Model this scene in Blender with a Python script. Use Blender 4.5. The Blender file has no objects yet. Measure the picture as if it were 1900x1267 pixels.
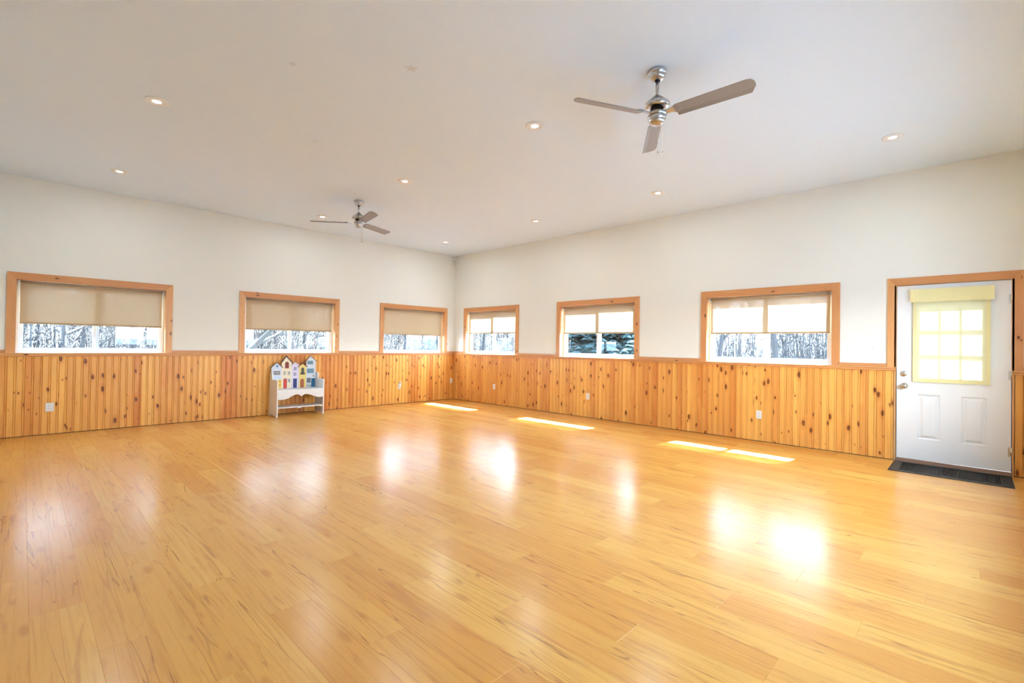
import bpy, math, random
from mathutils import Vector, Matrix, noise as mnoise

random.seed(7)
SC = bpy.context.scene
COL = SC.collection

# ------------------------------------------------------------------ camera
cam_d = bpy.data.cameras.new('camera')
cam_d.sensor_width = 36.0
cam_d.lens = 16.724
cam_d.clip_start = 0.02
cam_d.clip_end = 400
cam = bpy.data.objects.new('camera', cam_d)
COL.objects.link(cam)
_m = Matrix(((0.69648998, -0.0174732, -0.71735375),
             (-0.71741552, 0.00355156, -0.69663646),
             (0.0147202, 0.99984102, -0.01006192))).to_4x4()
_m.translation = (0, 0, 1.27)
cam.matrix_world = _m
SC.camera = cam

# ------------------------------------------------------------------ world, sun, exposure
SKY = 25.0
w = bpy.data.worlds.new('sky')
SC.world = w
w.use_nodes = True
nt = w.node_tree
bg = nt.nodes['Background']
tc = nt.nodes.new('ShaderNodeTexCoord')
sep = nt.nodes.new('ShaderNodeSeparateXYZ')
rmp = nt.nodes.new('ShaderNodeValToRGB')
rmp.color_ramp.elements[0].position = 0.0
rmp.color_ramp.elements[0].color = (0.78, 0.91, 1.06, 1)
rmp.color_ramp.elements[1].position = 0.8
rmp.color_ramp.elements[1].color = (0.56, 0.77, 1.06, 1)
nt.links.new(tc.outputs['Generated'], sep.inputs[0])
nt.links.new(sep.outputs['Z'], rmp.inputs[0])
nt.links.new(rmp.outputs[0], bg.inputs['Color'])
bg.inputs['Strength'].default_value = SKY

sun_d = bpy.data.lights.new('sun', 'SUN')
sun_d.energy = 320.0
sun_d.color = (0.95, 0.98, 0.98)
sun_d.angle = math.radians(0.55)
sun = bpy.data.objects.new('sun', sun_d)
COL.objects.link(sun)
sun.rotation_euler = Vector((1.07, -0.14, 1.434)).to_track_quat('Z', 'Y').to_euler()
sun.location = (20, -2, 25)

POT_W = 5.0          # each recessed lamp
SC.view_settings.view_transform = 'Standard'
SC.view_settings.look = 'None'
SC.view_settings.exposure = 0.82
SC.view_settings.gamma = 1.0
SC.view_settings.use_curve_mapping = False
try:
    SC.cycles.use_denoising = True
    SC.cycles.max_bounces = 6
    SC.cycles.diffuse_bounces = 4
    SC.cycles.glossy_bounces = 2
    SC.cycles.use_light_tree = False
    SC.cycles.use_adaptive_sampling = True
    SC.cycles.adaptive_threshold = 0.06
    SC.cycles.adaptive_min_samples = 12
    SC.cycles.transparent_max_bounces = 12
    SC.cycles.caustics_reflective = False
    SC.cycles.caustics_refractive = False
    SC.cycles.sample_clamp_indirect = 8.0
except Exception:
    pass

# ------------------------------------------------------------------ dimensions
XW, YW, ZC = 7.175, 8.89, 3.382      # inner faces of the two visible walls, ceiling
XL, YF = -0.45, -0.62                # hidden walls
TH = 0.18
BACK_C = (0.7315, 3.4225, 6.069)     # window centres (x) on the back wall
RIGHT_C = (7.653, 4.8875, 2.09)      # window centres (y) on the right wall
WIN_HI, WIN_HO = 0.793, 0.880        # half width of opening / outside casing
WIN_Z0, WIN_Z1, WIN_ZO = 1.092, 2.045, 2.136
RAIL_B, RAIL_M, RAIL_T = 1.047, 1.092, 1.130
DOOR_U0, DOOR_U1, DOOR_Z1 = -0.654, 0.282, 2.047   # on the right wall, u = -y


def S(r, g, b):
    def f(c):
        c /= 255.0
        return c / 12.92 if c <= 0.04045 else ((c + 0.055) / 1.055) ** 2.4
    return (f(r), f(g), f(b), 1.0)


# ------------------------------------------------------------------ materials
def mat(name):
    m = bpy.data.materials.new(name)
    m.use_nodes = True
    return m, m.node_tree, m.node_tree.nodes['Principled BSDF']


def plain(name, col, rough=0.5, metal=0.0, spec=0.5, bump=0.0, bscale=80.0, coat=0.0):
    m, t, p = mat(name)
    p.inputs['Base Color'].default_value = col
    p.inputs['Roughness'].default_value = rough
    p.inputs['Metallic'].default_value = metal
    p.inputs['Specular IOR Level'].default_value = spec
    p.inputs['Coat Weight'].default_value = coat
    # fine tone variation so that no surface is a flat colour
    tc = t.nodes.new('ShaderNodeTexCoord')
    n = t.nodes.new('ShaderNodeTexNoise')
    n.inputs['Scale'].default_value = bscale
    n.inputs['Detail'].default_value = 3
    t.links.new(tc.outputs['Object'], n.inputs['Vector'])
    mx = t.nodes.new('ShaderNodeMix')
    mx.data_type = 'RGBA'
    mx.inputs[6].default_value = tuple(c * 0.965 for c in col[:3]) + (1,)
    mx.inputs[7].default_value = tuple(min(1, c * 1.02) for c in col[:3]) + (1,)
    t.links.new(n.outputs['Fac'], mx.inputs[0])
    t.links.new(mx.outputs[2], p.inputs['Base Color'])
    if bump:
        b = t.nodes.new('ShaderNodeBump')
        b.inputs['Strength'].default_value = bump
        b.inputs['Distance'].default_value = 0.002
        t.links.new(n.outputs['Fac'], b.inputs['Height'])
        t.links.new(b.outputs['Normal'], p.inputs['Normal'])
    return m


class NG:
    """small wrapper that keeps node graphs short"""
    def __init__(s, t):
        s.t = t

    def n(s, typ, **kw):
        o = s.t.nodes.new(typ)
        for k, v in kw.items():
            setattr(o, k, v)
        return o

    def l(s, a, b):
        s.t.links.new(a, b)

    def math(s, op, a, b=None, c=None, clamp=False):
        o = s.n('ShaderNodeMath', operation=op, use_clamp=clamp)
        for i, x in enumerate((a, b, c)):
            if x is None:
                continue
            if hasattr(x, 'links'):
                s.l(x, o.inputs[i])
            else:
                o.inputs[i].default_value = x
        return o.outputs[0]

    def mix(s, f, a, b, blend='MIX'):
        o = s.n('ShaderNodeMix', data_type='RGBA', blend_type=blend)
        for i, x in ((0, f), (6, a), (7, b)):
            if hasattr(x, 'links'):
                s.l(x, o.inputs[i])
            else:
                o.inputs[i].default_value = x
        return o.outputs[2]

    def mapv(s, vec, scale, loc=(0, 0, 0)):
        o = s.n('ShaderNodeMapping')
        o.inputs['Scale'].default_value = scale
        o.inputs['Location'].default_value = loc
        s.l(vec, o.inputs['Vector'])
        return o.outputs[0]

    def noise(s, vec, scale=1.0, detail=3.0, rough=0.5, dist=0.0):
        o = s.n('ShaderNodeTexNoise')
        s.l(vec, o.inputs['Vector'])
        o.inputs['Scale'].default_value = scale
        o.inputs['Detail'].default_value = detail
        o.inputs['Roughness'].default_value = rough
        o.inputs['Distortion'].default_value = dist
        return o.outputs['Fac']

    def step(s, x, lo, hi):
        o = s.n('ShaderNodeMapRange', interpolation_type='SMOOTHSTEP')
        s.l(x, o.inputs[0])
        o.inputs[1].default_value = lo
        o.inputs[2].default_value = hi
        return o.outputs[0]


def pine_material(name, light, deep, knot, rough, knots=1.0, tone_c=True):
    m, t, p = mat(name)
    g = NG(t)
    uv = g.n('ShaderNodeUVMap', uv_map='UVMap').outputs[0]
    at = g.n('ShaderNodeAttribute', attribute_name='tone').outputs['Fac']
    base = g.mix(at, light, deep)
    # grain: long along u
    gr = g.noise(g.mapv(uv, (1.3, 60.0, 1.0)), 1.0, 4, 0.6, 0.6)
    base = g.mix(g.math('MULTIPLY', g.step(gr, 0.42, 0.72), 0.42), base, deep)
    big = g.noise(g.mapv(uv, (1.6, 7.0, 1.0)), 1.0, 2, 0.5, 0.8)
    base = g.mix(g.math('MULTIPLY', g.step(big, 0.5, 0.75), 0.45), base, light)
    # knots: one voronoi cell each, size drawn from the cell's own colour
    dv = g.n('ShaderNodeTexNoise')
    g.l(g.mapv(uv, (14, 14, 1)), dv.inputs['Vector'])
    add = g.n('ShaderNodeMix', data_type='RGBA', blend_type='LINEAR_LIGHT')
    add.inputs[0].default_value = 0.10
    g.l(g.mapv(uv, (4.6, 10.0, 1.0)), add.inputs[6])
    g.l(dv.outputs['Color'], add.inputs[7])
    v = g.n('ShaderNodeTexVoronoi', voronoi_dimensions='2D')
    v.inputs['Scale'].default_value = 1.0
    g.l(add.outputs[2], v.inputs['Vector'])
    sp = g.n('ShaderNodeSeparateColor')
    g.l(v.outputs['Color'], sp.inputs[0])
    # radius between 0 and .17 of a cell, most cells carry none
    rad = g.math('MULTIPLY', g.math('SUBTRACT', sp.outputs[0], 1.0 - 0.56 * knots, clamp=True), 0.36)
    inside = g.step(g.math('SUBTRACT', rad, v.outputs['Distance']), -0.02, 0.055)
    halo = g.step(g.math('SUBTRACT', g.math('MULTIPLY', rad, 2.6), v.outputs['Distance']), 0.0, 0.22)
    base = g.mix(g.math('MULTIPLY', halo, 0.40), base, deep)
    base = g.mix(g.math('MULTIPLY', inside, 0.92), base, knot)
    g.l(base, p.inputs['Base Color'])
    p.inputs['Roughness'].default_value = rough
    p.inputs['Specular IOR Level'].default_value = 0.45
    b = g.n('ShaderNodeBump')
    b.inputs['Strength'].default_value = 0.12
    b.inputs['Distance'].default_value = 0.001
    g.l(gr, b.inputs['Height'])
    g.l(b.outputs[0], p.inputs['Normal'])
    return m


def floor_material(name):
    m, t, p = mat(name)
    g = NG(t)
    uv = g.n('ShaderNodeUVMap', uv_map='UVMap').outputs[0]
    loc = g.n('ShaderNodeUVMap', uv_map='local').outputs[0]
    at = g.n('ShaderNodeAttribute', attribute_name='tone').outputs['Fac']
    sl = g.n('ShaderNodeSeparateXYZ')
    g.l(loc, sl.inputs[0])
    strip = g.math('GREATER_THAN', sl.outputs['Y'], 0.098)
    # the second printed strip of a board takes its grain from elsewhere
    off = g.n('ShaderNodeCombineXYZ')
    g.l(g.math('MULTIPLY', strip, 17.3), off.inputs[0])
    g.l(g.math('MULTIPLY', strip, 5.1), off.inputs[1])
    va = g.n('ShaderNodeVectorMath', operation='ADD')
    g.l(uv, va.inputs[0])
    g.l(off.outputs[0], va.inputs[1])
    uvs = va.outputs[0]
    light = S(228, 172, 84)
    mid = S(213, 147, 65)
    deep = S(172, 98, 34)
    base = g.mix(at, light, mid)
    tw = g.noise(g.mapv(uvs, (0.7, 0.02, 1)), 1.0, 0)
    base = g.mix(g.math('MULTIPLY', g.step(tw, 0.4, 0.65), 0.25), base, mid)
    fine = g.noise(g.mapv(uvs, (1.6, 42.0, 1)), 1.0, 4, 0.65, 0.8)
    base = g.mix(g.math('MULTIPLY', g.step(fine, 0.46, 0.76), 0.42), base, deep)
    blot = g.noise(g.mapv(uvs, (1.5, 9.0, 1)), 1.0, 3, 0.55, 1.2)
    base = g.mix(g.math('MULTIPLY', g.step(blot, 0.57, 0.72), 0.62), base, S(196, 128, 62))
    # dark checks: thin curves where a stretched noise crosses its middle
    ck = g.noise(g.mapv(uvs, (0.55, 9.0, 1), (3.1, 7.7, 0)), 1.0, 3, 0.55, 0.6)
    line = g.math('SUBTRACT', 1.0, g.step(g.math('ABSOLUTE', g.math('SUBTRACT', ck, 0.5)), 0.0, 0.012), clamp=True)
    gate = g.step(g.noise(g.mapv(uvs, (0.9, 4.0, 1), (9.0, 1.0, 0)), 1.0, 1), 0.47, 0.57)
    base = g.mix(g.math('MULTIPLY', g.math('MULTIPLY', line, gate), 0.62), base, S(142, 84, 36))
    # small knots
    v = g.n('ShaderNodeTexVoronoi', voronoi_dimensions='2D')
    g.l(g.mapv(uvs, (2.4, 7.0, 1)), v.inputs['Vector'])
    v.inputs['Scale'].default_value = 1.0
    sp = g.n('ShaderNodeSeparateColor')
    g.l(v.outputs['Color'], sp.inputs[0])
    rad = g.math('MULTIPLY', g.math('SUBTRACT', sp.outputs[0], 0.62, clamp=True), 0.42)
    kn = g.step(g.math('SUBTRACT', rad, v.outputs['Distance']), -0.06, 0.10)
    base = g.mix(g.math('MULTIPLY', kn, 0.42), base, S(176, 104, 46))
    # printed joint between the two strips
    js = g.math('SUBTRACT', 1.0, g.step(g.math('ABSOLUTE', g.math('SUBTRACT', sl.outputs['Y'], 0.098)), 0.0, 0.0022), clamp=True)
    base = g.mix(g.math('MULTIPLY', js, 0.4), base, deep)
    g.l(base, p.inputs['Base Color'])
    rr = g.n('ShaderNodeMapRange')
    g.l(fine, rr.inputs[0])
    rr.inputs[3].default_value = 0.20
    rr.inputs[4].default_value = 0.27
    g.l(rr.outputs[0], p.inputs['Roughness'])
    p.inputs['Specular IOR Level'].default_value = 0.65
    b = g.n('ShaderNodeBump')
    b.inputs['Strength'].default_value = 0.05
    b.inputs['Distance'].default_value = 0.001
    g.l(fine, b.inputs['Height'])
    g.l(b.outputs[0], p.inputs['Normal'])
    return m


def cloth_material(name, diff, trans, transp, d_w, t_w, weave=900.0):
    """thin fabric: part reflects, part glows through, part is open weave"""
    m, t, p = mat(name)
    g = NG(t)
    t.nodes.remove(p)
    out = t.nodes['Material Output']
    tcn = g.n('ShaderNodeTexCoord').outputs['Object']
    n1 = g.noise(g.mapv(tcn, (4, 4, weave)), 1.0, 2)
    n2 = g.noise(g.mapv(tcn, (weave, weave, 4)), 1.0, 2)
    f = g.math('MULTIPLY', g.math('ADD', n1, n2), 0.5)
    dcol = g.mix(f, tuple(c * 0.85 for c in diff[:3]) + (1,), diff)
    tcol = g.mix(f, tuple(c * 0.85 for c in trans[:3]) + (1,), trans)
    d = g.n('ShaderNodeBsdfDiffuse')
    g.l(dcol, d.inputs[0])
    tr = g.n('ShaderNodeBsdfTranslucent')
    g.l(tcol, tr.inputs[0])
    a = g.n('ShaderNodeAddShader')
    g.l(d.outputs[0], a.inputs[0])
    g.l(tr.outputs[0], a.inputs[1])
    tp = g.n('ShaderNodeBsdfTransparent')
    mx = g.n('ShaderNodeMixShader')
    mx.inputs[0].default_value = transp
    g.l(a.outputs[0], mx.inputs[1])
    g.l(tp.outputs[0], mx.inputs[2])
    g.l(mx.outputs[0], out.inputs[0])
    return m


def pane_material(name):
    m, t, p = mat(name)
    g = NG(t)
    t.nodes.remove(p)
    out = t.nodes['Material Output']
    tp = g.n('ShaderNodeBsdfTransparent')
    tp.inputs[0].default_value = (0.95, 0.97, 0.97, 1)
    gl = g.n('ShaderNodeBsdfGlossy')
    gl.inputs['Roughness'].default_value = 0.0
    fr = g.n('ShaderNodeFresnel')
    # same reflectance for both faces of the pane
    geo = g.n('ShaderNodeNewGeometry')
    g.l(g.math('MULTIPLY_ADD', geo.outputs['Backfacing'], 1 / 1.45 - 1.45, 1.45), fr.inputs[0])
    mx = g.n('ShaderNodeMixShader')
    g.l(fr.outputs[0], mx.inputs[0])
    g.l(tp.outputs[0], mx.inputs[1])
    g.l(gl.outputs[0], mx.inputs[2])
    g.l(mx.outputs[0], out.inputs[0])
    return m


def emit_material(name, col, strength):
    m, t, p = mat(name)
    p.inputs['Base Color'].default_value = (0.8, 0.8, 0.8, 1)
    p.inputs['Emission Color'].default_value = col
    p.inputs['Emission Strength'].default_value = strength
    return m


M = {}
M['wall'] = plain('wall_paint', (0.87, 0.857, 0.785, 1), 0.75, bump=0.05, bscale=220)
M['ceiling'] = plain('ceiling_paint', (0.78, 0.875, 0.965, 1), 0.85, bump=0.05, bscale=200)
M['pine'] = pine_material('knotty_pine', S(244, 186, 96), S(210, 130, 60), S(106, 46, 12), 0.36)
M['casing'] = pine_material('pine_trim', S(228, 170, 110), S(200, 134, 82), S(84, 44, 22), 0.38, knots=0.7)
M['floor'] = floor_material('laminate_boards')
M['subfloor'] = plain('subfloor', S(90, 55, 28), 0.8)
M['vinyl'] = plain('white_vinyl', (0.86, 0.87, 0.88, 1), 0.35)
M['doorpaint'] = plain('door_enamel', (0.90, 0.90, 0.89, 1), 0.35)
M['glass'] = pane_material('window_glass')
M['blind'] = cloth_material('solar_shade', S(198, 168, 124), (0.024, 0.0200, 0.0145, 1), 0.012, 0, 0)
M['hem'] = cloth_material('shade_hem', S(188, 164, 130), (0.010, 0.008, 0.0055, 1), 0.0, 0, 0)
M['curtain'] = cloth_material('yellow_voile', S(242, 236, 190), (0.0105, 0.0103, 0.0070, 1), 0.001, 0, 0, 500)
M['curtainhem'] = cloth_material('yellow_voile_double', S(246, 234, 176), (0.0095, 0.0088, 0.0046, 1), 0.0, 0, 0, 500)
M['roller'] = plain('roller_tube', S(176, 158, 130), 0.5)
M['plastic'] = plain('white_plastic', (0.84, 0.83, 0.80, 1), 0.35)
M['slot'] = plain('socket_slots', (0.10, 0.10, 0.10, 1), 0.5)
M['greyplastic'] = plain('grey_plastic', (0.55, 0.55, 0.54, 1), 0.4)
M['nickel'] = plain('brushed_nickel', (0.56, 0.55, 0.545, 1), 0.30, metal=1.0)
M['steel'] = plain('satin_steel', (0.66, 0.64, 0.60, 1), 0.25, metal=1.0)
M['blade'] = plain('fan_blade_silver', S(150, 142, 135), 0.45, metal=0.0, bscale=30)
M['dark'] = plain('dark_gap', (0.02, 0.017, 0.015, 1), 0.7)
M['lens'] = emit_material('lamp_lens', (1.0, 0.95, 0.86, 1), 6.0)
M['rubber'] = plain('black_rubber', (0.028, 0.024, 0.02, 1), 0.6, bump=0.3, bscale=300)
M['matpile'] = plain('mat_pile', (0.016, 0.014, 0.013, 1), 0.95, bump=0.6, bscale=600)
M['sillmetal'] = plain('bronze_threshold', S(128, 96, 74), 0.4, metal=0.3)
M['sticker'] = plain('star_sticker', (0.70, 0.735, 0.78, 1), 0.5)
M['white'] = plain('white_gloss_paint', (0.84, 0.83, 0.82, 1), 0.4)

M['bark'] = plain('grey_bark', (0.017, 0.0172, 0.0180, 1), 0.9, spec=0.05, bscale=8)
M['bark2'] = plain('pale_bark', (0.032, 0.031, 0.029, 1), 0.9, spec=0.05, bscale=8)
M['needle'] = plain('spruce_needles', (0.0085, 0.0165, 0.0180, 1), 0.9, spec=0.03, bscale=3)
M['haze'] = plain('far_twigs', (0.024, 0.0255, 0.0270, 1), 0.95, spec=0.05, bscale=1)
M['grass'] = plain('dormant_grass', (0.31, 0.355, 0.40, 1), 0.95, bscale=0.6)
M['roofing'] = plain('roof_soffit', (0.55, 0.54, 0.52, 1), 0.8)


# ------------------------------------------------------------------ mesh helpers
class MB:
    def __init__(s):
        s.v, s.f, s.sm = [], [], []

    def add(s, vs, fs, smooth=False):
        b = len(s.v)
        s.v += [tuple(p) for p in vs]
        s.f += [tuple(i + b for i in f) for f in fs]
        s.sm += [smooth] * len(fs)
        return s

    def box(s, x0, x1, y0, y1, z0, z1, c=0.0):
        if c <= 0:
            v = [(x, y, z) for z in (z0, z1) for y in (y0, y1) for x in (x0, x1)]
            return s.add(v, [(0, 2, 3, 1), (4, 5, 7, 6), (0, 1, 5, 4), (2, 6, 7, 3), (0, 4, 6, 2), (1, 3, 7, 5)])
        # chamfered box: 24 corners
        X, Y, Z = (x0, x1), (y0, y1), (z0, z1)
        vs, idx = [], {}
        for i in (0, 1):
            for j in (0, 1):
                for k in (0, 1):
                    dx, dy, dz = (c if i == 0 else -c), (c if j == 0 else -c), (c if k == 0 else -c)
                    idx[i, j, k, 'x'] = len(vs); vs.append((X[i], Y[j] + dy, Z[k] + dz))
                    idx[i, j, k, 'y'] = len(vs); vs.append((X[i] + dx, Y[j], Z[k] + dz))
                    idx[i, j, k, 'z'] = len(vs); vs.append((X[i] + dx, Y[j] + dy, Z[k]))
        fs = []
        for i in (0, 1):
            fs.append([idx[i, j, k, 'x'] for j, k in ((0, 0), (1, 0), (1, 1), (0, 1))][::1 if i else -1])
            fs.append([idx[j, i, k, 'y'] for j, k in ((0, 0), (1, 0), (1, 1), (0, 1))][::-1 if i else 1])
            fs.append([idx[j, k, i, 'z'] for j, k in ((0, 0), (1, 0), (1, 1), (0, 1))][::1 if i else -1])
        for i in (0, 1):
            for j in (0, 1):
                fs.append([idx[i, j, 0, 'x'], idx[i, j, 1, 'x'], idx[i, j, 1, 'y'], idx[i, j, 0, 'y']])
                fs.append([idx[i, 0, j, 'x'], idx[i, 1, j, 'x'], idx[i, 1, j, 'z'], idx[i, 0, j, 'z']])
                fs.append([idx[0, i, j, 'y'], idx[1, i, j, 'y'], idx[1, i, j, 'z'], idx[0, i, j, 'z']])
                for k in (0, 1):
                    fs.append([idx[i, j, k, 'x'], idx[i, j, k, 'y'], idx[i, j, k, 'z']])
        return s.add(vs, fs)

    def prism(s, poly, a0, a1, axis='y', smooth=False):
        """poly in the plane of the other two axes, extruded along axis"""
        def p3(q, a):
            if axis == 'y':
                return (q[0], a, q[1])
            if axis == 'x':
                return (a, q[0], q[1])
            return (q[0], q[1], a)
        n = len(poly)
        vs = [p3(q, a0) for q in poly] + [p3(q, a1) for q in poly]
        fs = [tuple(range(n)), tuple(range(2 * n - 1, n - 1, -1))]
        b = len(s.v)
        s.add(vs, fs)
        s.f += [tuple(b + i for i in (k, (k + 1) % n, n + (k + 1) % n, n + k)) for k in range(n)]
        s.sm += [smooth] * n
        return s

    def lathe(s, prof, seg=24, c=(0, 0, 0), smooth=True):
        vs, fs = [], []
        n = len(prof)
        for k in range(seg):
            a = 2 * math.pi * k / seg
            for r, z in prof:
                vs.append((c[0] + r * math.cos(a), c[1] + r * math.sin(a), c[2] + z))
        for k in range(seg):
            k2 = (k + 1) % seg
            for i in range(n - 1):
                fs.append((k * n + i, k2 * n + i, k2 * n + i + 1, k * n + i + 1))
        s.add(vs, fs, smooth)
        b = len(s.v) - len(vs)
        if prof[0][0] > 1e-5:
            s.f.append(tuple(b + k * n for k in range(seg))[::-1]); s.sm.append(False)
        if prof[-1][0] > 1e-5:
            s.f.append(tuple(b + k * n + n - 1 for k in range(seg))); s.sm.append(False)
        return s

    def tube(s, pts, rad, seg=6, smooth=True, caps=True):
        pts = [Vector(p) for p in pts]
        if not hasattr(rad, '__len__'):
            rad = [rad] * len(pts)
        b = len(s.v)
        ref = Vector((0, 0, 1))
        for i, p in enumerate(pts):
            d = (pts[min(i + 1, len(pts) - 1)] - pts[max(i - 1, 0)]).normalized()
            r = ref if abs(d.dot(ref)) < 0.95 else Vector((1, 0, 0))
            a = d.cross(r).normalized()
            c = d.cross(a).normalized()
            for k in range(seg):
                t = 2 * math.pi * k / seg
                s.v.append(tuple(p + (a * math.cos(t) + c * math.sin(t)) * rad[i]))
        for i in range(len(pts) - 1):
            for k in range(seg):
                k2 = (k + 1) % seg
                s.f.append((b + i * seg + k, b + i * seg + k2, b + (i + 1) * seg + k2, b + (i + 1) * seg + k))
                s.sm.append(smooth)
        if caps:
            s.f.append(tuple(b + k for k in range(seg))); s.sm.append(False)
            e = b + (len(pts) - 1) * seg
            s.f.append(tuple(e + k for k in range(seg))[::-1]); s.sm.append(False)
        return s

    def mesh(s, name, m, uv=None, tone=None, local=None, fix=True):
        me = bpy.data.meshes.new(name)
        me.from_pydata(s.v, [], s.f)
        if any(s.sm):
            me.polygons.foreach_set('use_smooth', s.sm)
        me.materials.append(M[m])
        if uv:
            lay = me.uv_layers.new(name='UVMap')
            for lp in me.loops:
                lay.data[lp.index].uv = uv(s.v[lp.vertex_index])
        if local:
            lay = me.uv_layers.new(name='local')
            for lp in me.loops:
                lay.data[lp.index].uv = local(s.v[lp.vertex_index])
        if tone is not None:
            a = me.attributes.new('tone', 'FLOAT', 'POINT')
            a.data.foreach_set('value', [tone] * len(s.v))
        if fix:
            import bmesh
            bm = bmesh.new()
            bm.from_mesh(me)
            bmesh.ops.recalc_face_normals(bm, faces=bm.faces)
            bm.to_mesh(me)
            bm.free()
        me.update()
        return me

    def build(s, name, m, parent=None, **kw):
        return link(name, s.mesh(name, m, **kw), parent)


def link(name, me, parent=None):
    o = bpy.data.objects.new(name, me)
    COL.objects.link(o)
    if parent:
        o.parent = parent
    return o


def tag(o, label, cat, group=None):
    o['label'] = label
    o['category'] = cat
    if group:
        o['group'] = group
    return o


def thing(name, label, cat, loc=(0, 0, 0), rz=0.0, group=None):
    o = bpy.data.objects.new(name, None)
    o.empty_display_size = 0.05
    COL.objects.link(o)
    o.location = loc
    o.rotation_euler = (0, 0, rz)
    return tag(o, label, cat, group)


def struct(o, label=None, cat=None):
    o['kind'] = 'structure'
    if label:
        o['label'] = label
    if cat:
        o['category'] = cat
    return o


def board_uv(ax_u, ax_v):
    ou, ov = random.uniform(0, 60), random.uniform(0, 60)
    return lambda p: (p[ax_u] + ou, p[ax_v] + ov)


def board(mb, name, parent, ax_u, ax_v, m='casing', tone=None):
    return mb.build(name, m, parent, uv=board_uv(ax_u, ax_v), tone=random.uniform(0.1, 0.75) if tone is None else tone)


def empty(name, loc=(0, 0, 0), rz=0.0):
    o = bpy.data.objects.new(name, None)
    o.empty_display_size = 0.05
    COL.objects.link(o)
    o.location = loc
    o.rotation_euler = (0, 0, rz)
    return o


R_RIGHT = -math.pi / 2     # local u, d, z of the right wall: u = -y, d outward = +x

# ------------------------------------------------------------------ room shell
def wall_mesh(u0, u1, holes):
    """wall in its own frame: u along, 0..TH outward, z up, with rectangular holes"""
    us = sorted({u0, u1} | {h[0] for h in holes} | {h[1] for h in holes})
    zs = sorted({0.0, ZC} | {h[2] for h in holes} | {h[3] for h in holes})
    mb = MB()
    for i in range(len(us) - 1):
        # merge vertical runs of solid cells
        run = None
        for k in range(len(zs) - 1):
            cu, cz = (us[i] + us[i + 1]) / 2, (zs[k] + zs[k + 1]) / 2
            solid = not any(h[0] < cu < h[1] and h[2] < cz < h[3] for h in holes)
            if solid:
                run = (run[0], zs[k + 1]) if run else (zs[k], zs[k + 1])
            if run and (not solid or k == len(zs) - 2):
                mb.box(us[i], us[i + 1], 0, TH, run[0], run[1])
                run = None
    return mb


def win_hole(u):
    return (u - WIN_HI - 0.012, u + WIN_HI + 0.012, WIN_Z0 - 0.03, WIN_Z1 + 0.012)


wall_back = wall_mesh(XL - TH, XW + TH, [win_hole(c) for c in BACK_C]).build('wall_back', 'wall')
wall_back.location = (0, YW, 0)
struct(wall_back, 'off-white wall above knotty pine wainscot with three blind-covered windows')
wall_right = wall_mesh(-YW, -YF, [win_hole(-c) for c in RIGHT_C] + [(DOOR_U0 - 0.02, DOOR_U1 + 0.02, 0.0, DOOR_Z1 + 0.02)]).build('wall_right', 'wall')
wall_right.location = (XW, 0, 0)
wall_right.rotation_euler = (0, 0, R_RIGHT)
struct(wall_right, 'off-white wall with pine wainscot, three windows and the white door')
wl = MB().box(XL - TH, XL, YF - TH, YW, 0, ZC).build('wall_left', 'wall')
struct(wl, 'plain off-white wall beside the camera')
FRONT_C = (2.7, 5.15)            # unseen windows added behind the camera to brighten the room with daylight
wf = wall_mesh(-XW - TH, -XL, [win_hole(-c) for c in FRONT_C]).build('wall_front', 'wall')
wf.location = (0, YF, 0)
wf.rotation_euler = (0, 0, math.pi)
struct(wf, 'plain off-white wall behind the camera')
ce = MB().box(XL - TH, XW + TH, YF - TH, YW + TH, ZC, ZC + 0.12).build('ceiling', 'ceiling')
struct(ce, 'flat matte white ceiling')
rf = MB().box(XL - TH - 0.55, XW + TH + 0.55, YF - TH - 0.55, YW + TH + 0.55, ZC + 0.13, ZC + 0.25).build('roof', 'roofing')  # unseen slab, overhang added to keep direct sun out of the front wall
struct(rf, 'unseen roof slab with an overhang added to block direct sun')

# floor: subfloor and single laminate boards
PLW, PLL = 0.196, 1.38
fl = MB().box(XL - TH, XW + TH, YF - TH, YW + TH, -0.12, -0.009).build('floor', 'subfloor')
struct(fl, 'glossy honey laminate floor of long boards')
row = 0
x = 0.043 - PLW * 3
while x < XW:
    x0, x1 = max(x, XL), min(x + PLW, XW)
    if x1 - x0 > 0.01:
        y = YF - ((row * 0.3819 + 0.17) % 1.0) * PLL
        while y < YW:
            y0, y1 = max(y, YF), min(y + PLL, YW)
            if y1 - y0 > 0.02:
                gp, c = 0.0001, 0.0006
                mb = MB()
                xa, xb, ya, yb = x0 + gp, x1 - gp, y0 + gp, y1 - gp
                v = [(xa, ya, -0.009), (xb, ya, -0.009), (xb, yb, -0.009), (xa, yb, -0.009),
                     (xa, ya, -c), (xb, ya, -c), (xb, yb, -c), (xa, yb, -c),
                     (xa + c, ya + c, 0), (xb - c, ya + c, 0), (xb - c, yb - c, 0), (xa + c, yb - c, 0)]
                mb.add(v, [(0, 3, 2, 1), (0, 1, 5, 4), (1, 2, 6, 5), (2, 3, 7, 6), (3, 0, 4, 7),
                           (4, 5, 9, 8), (5, 6, 10, 9), (6, 7, 11, 10), (7, 4, 8, 11), (8, 9, 10, 11)])
                ou, ov = random.uniform(0, 90), random.uniform(0, 90)
                mb.build('plank', 'floor', fl, uv=lambda p: (p[1] + ou, p[0] + ov), tone=random.random(),
                         local=lambda p: (p[1] - y, p[0] - x), fix=False)
            y += PLL
    x += PLW
    row += 1

# wainscot boards: tongue-and-groove with an edge bead, one object each
PITCH = 0.0805
PT = 0.017


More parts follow.
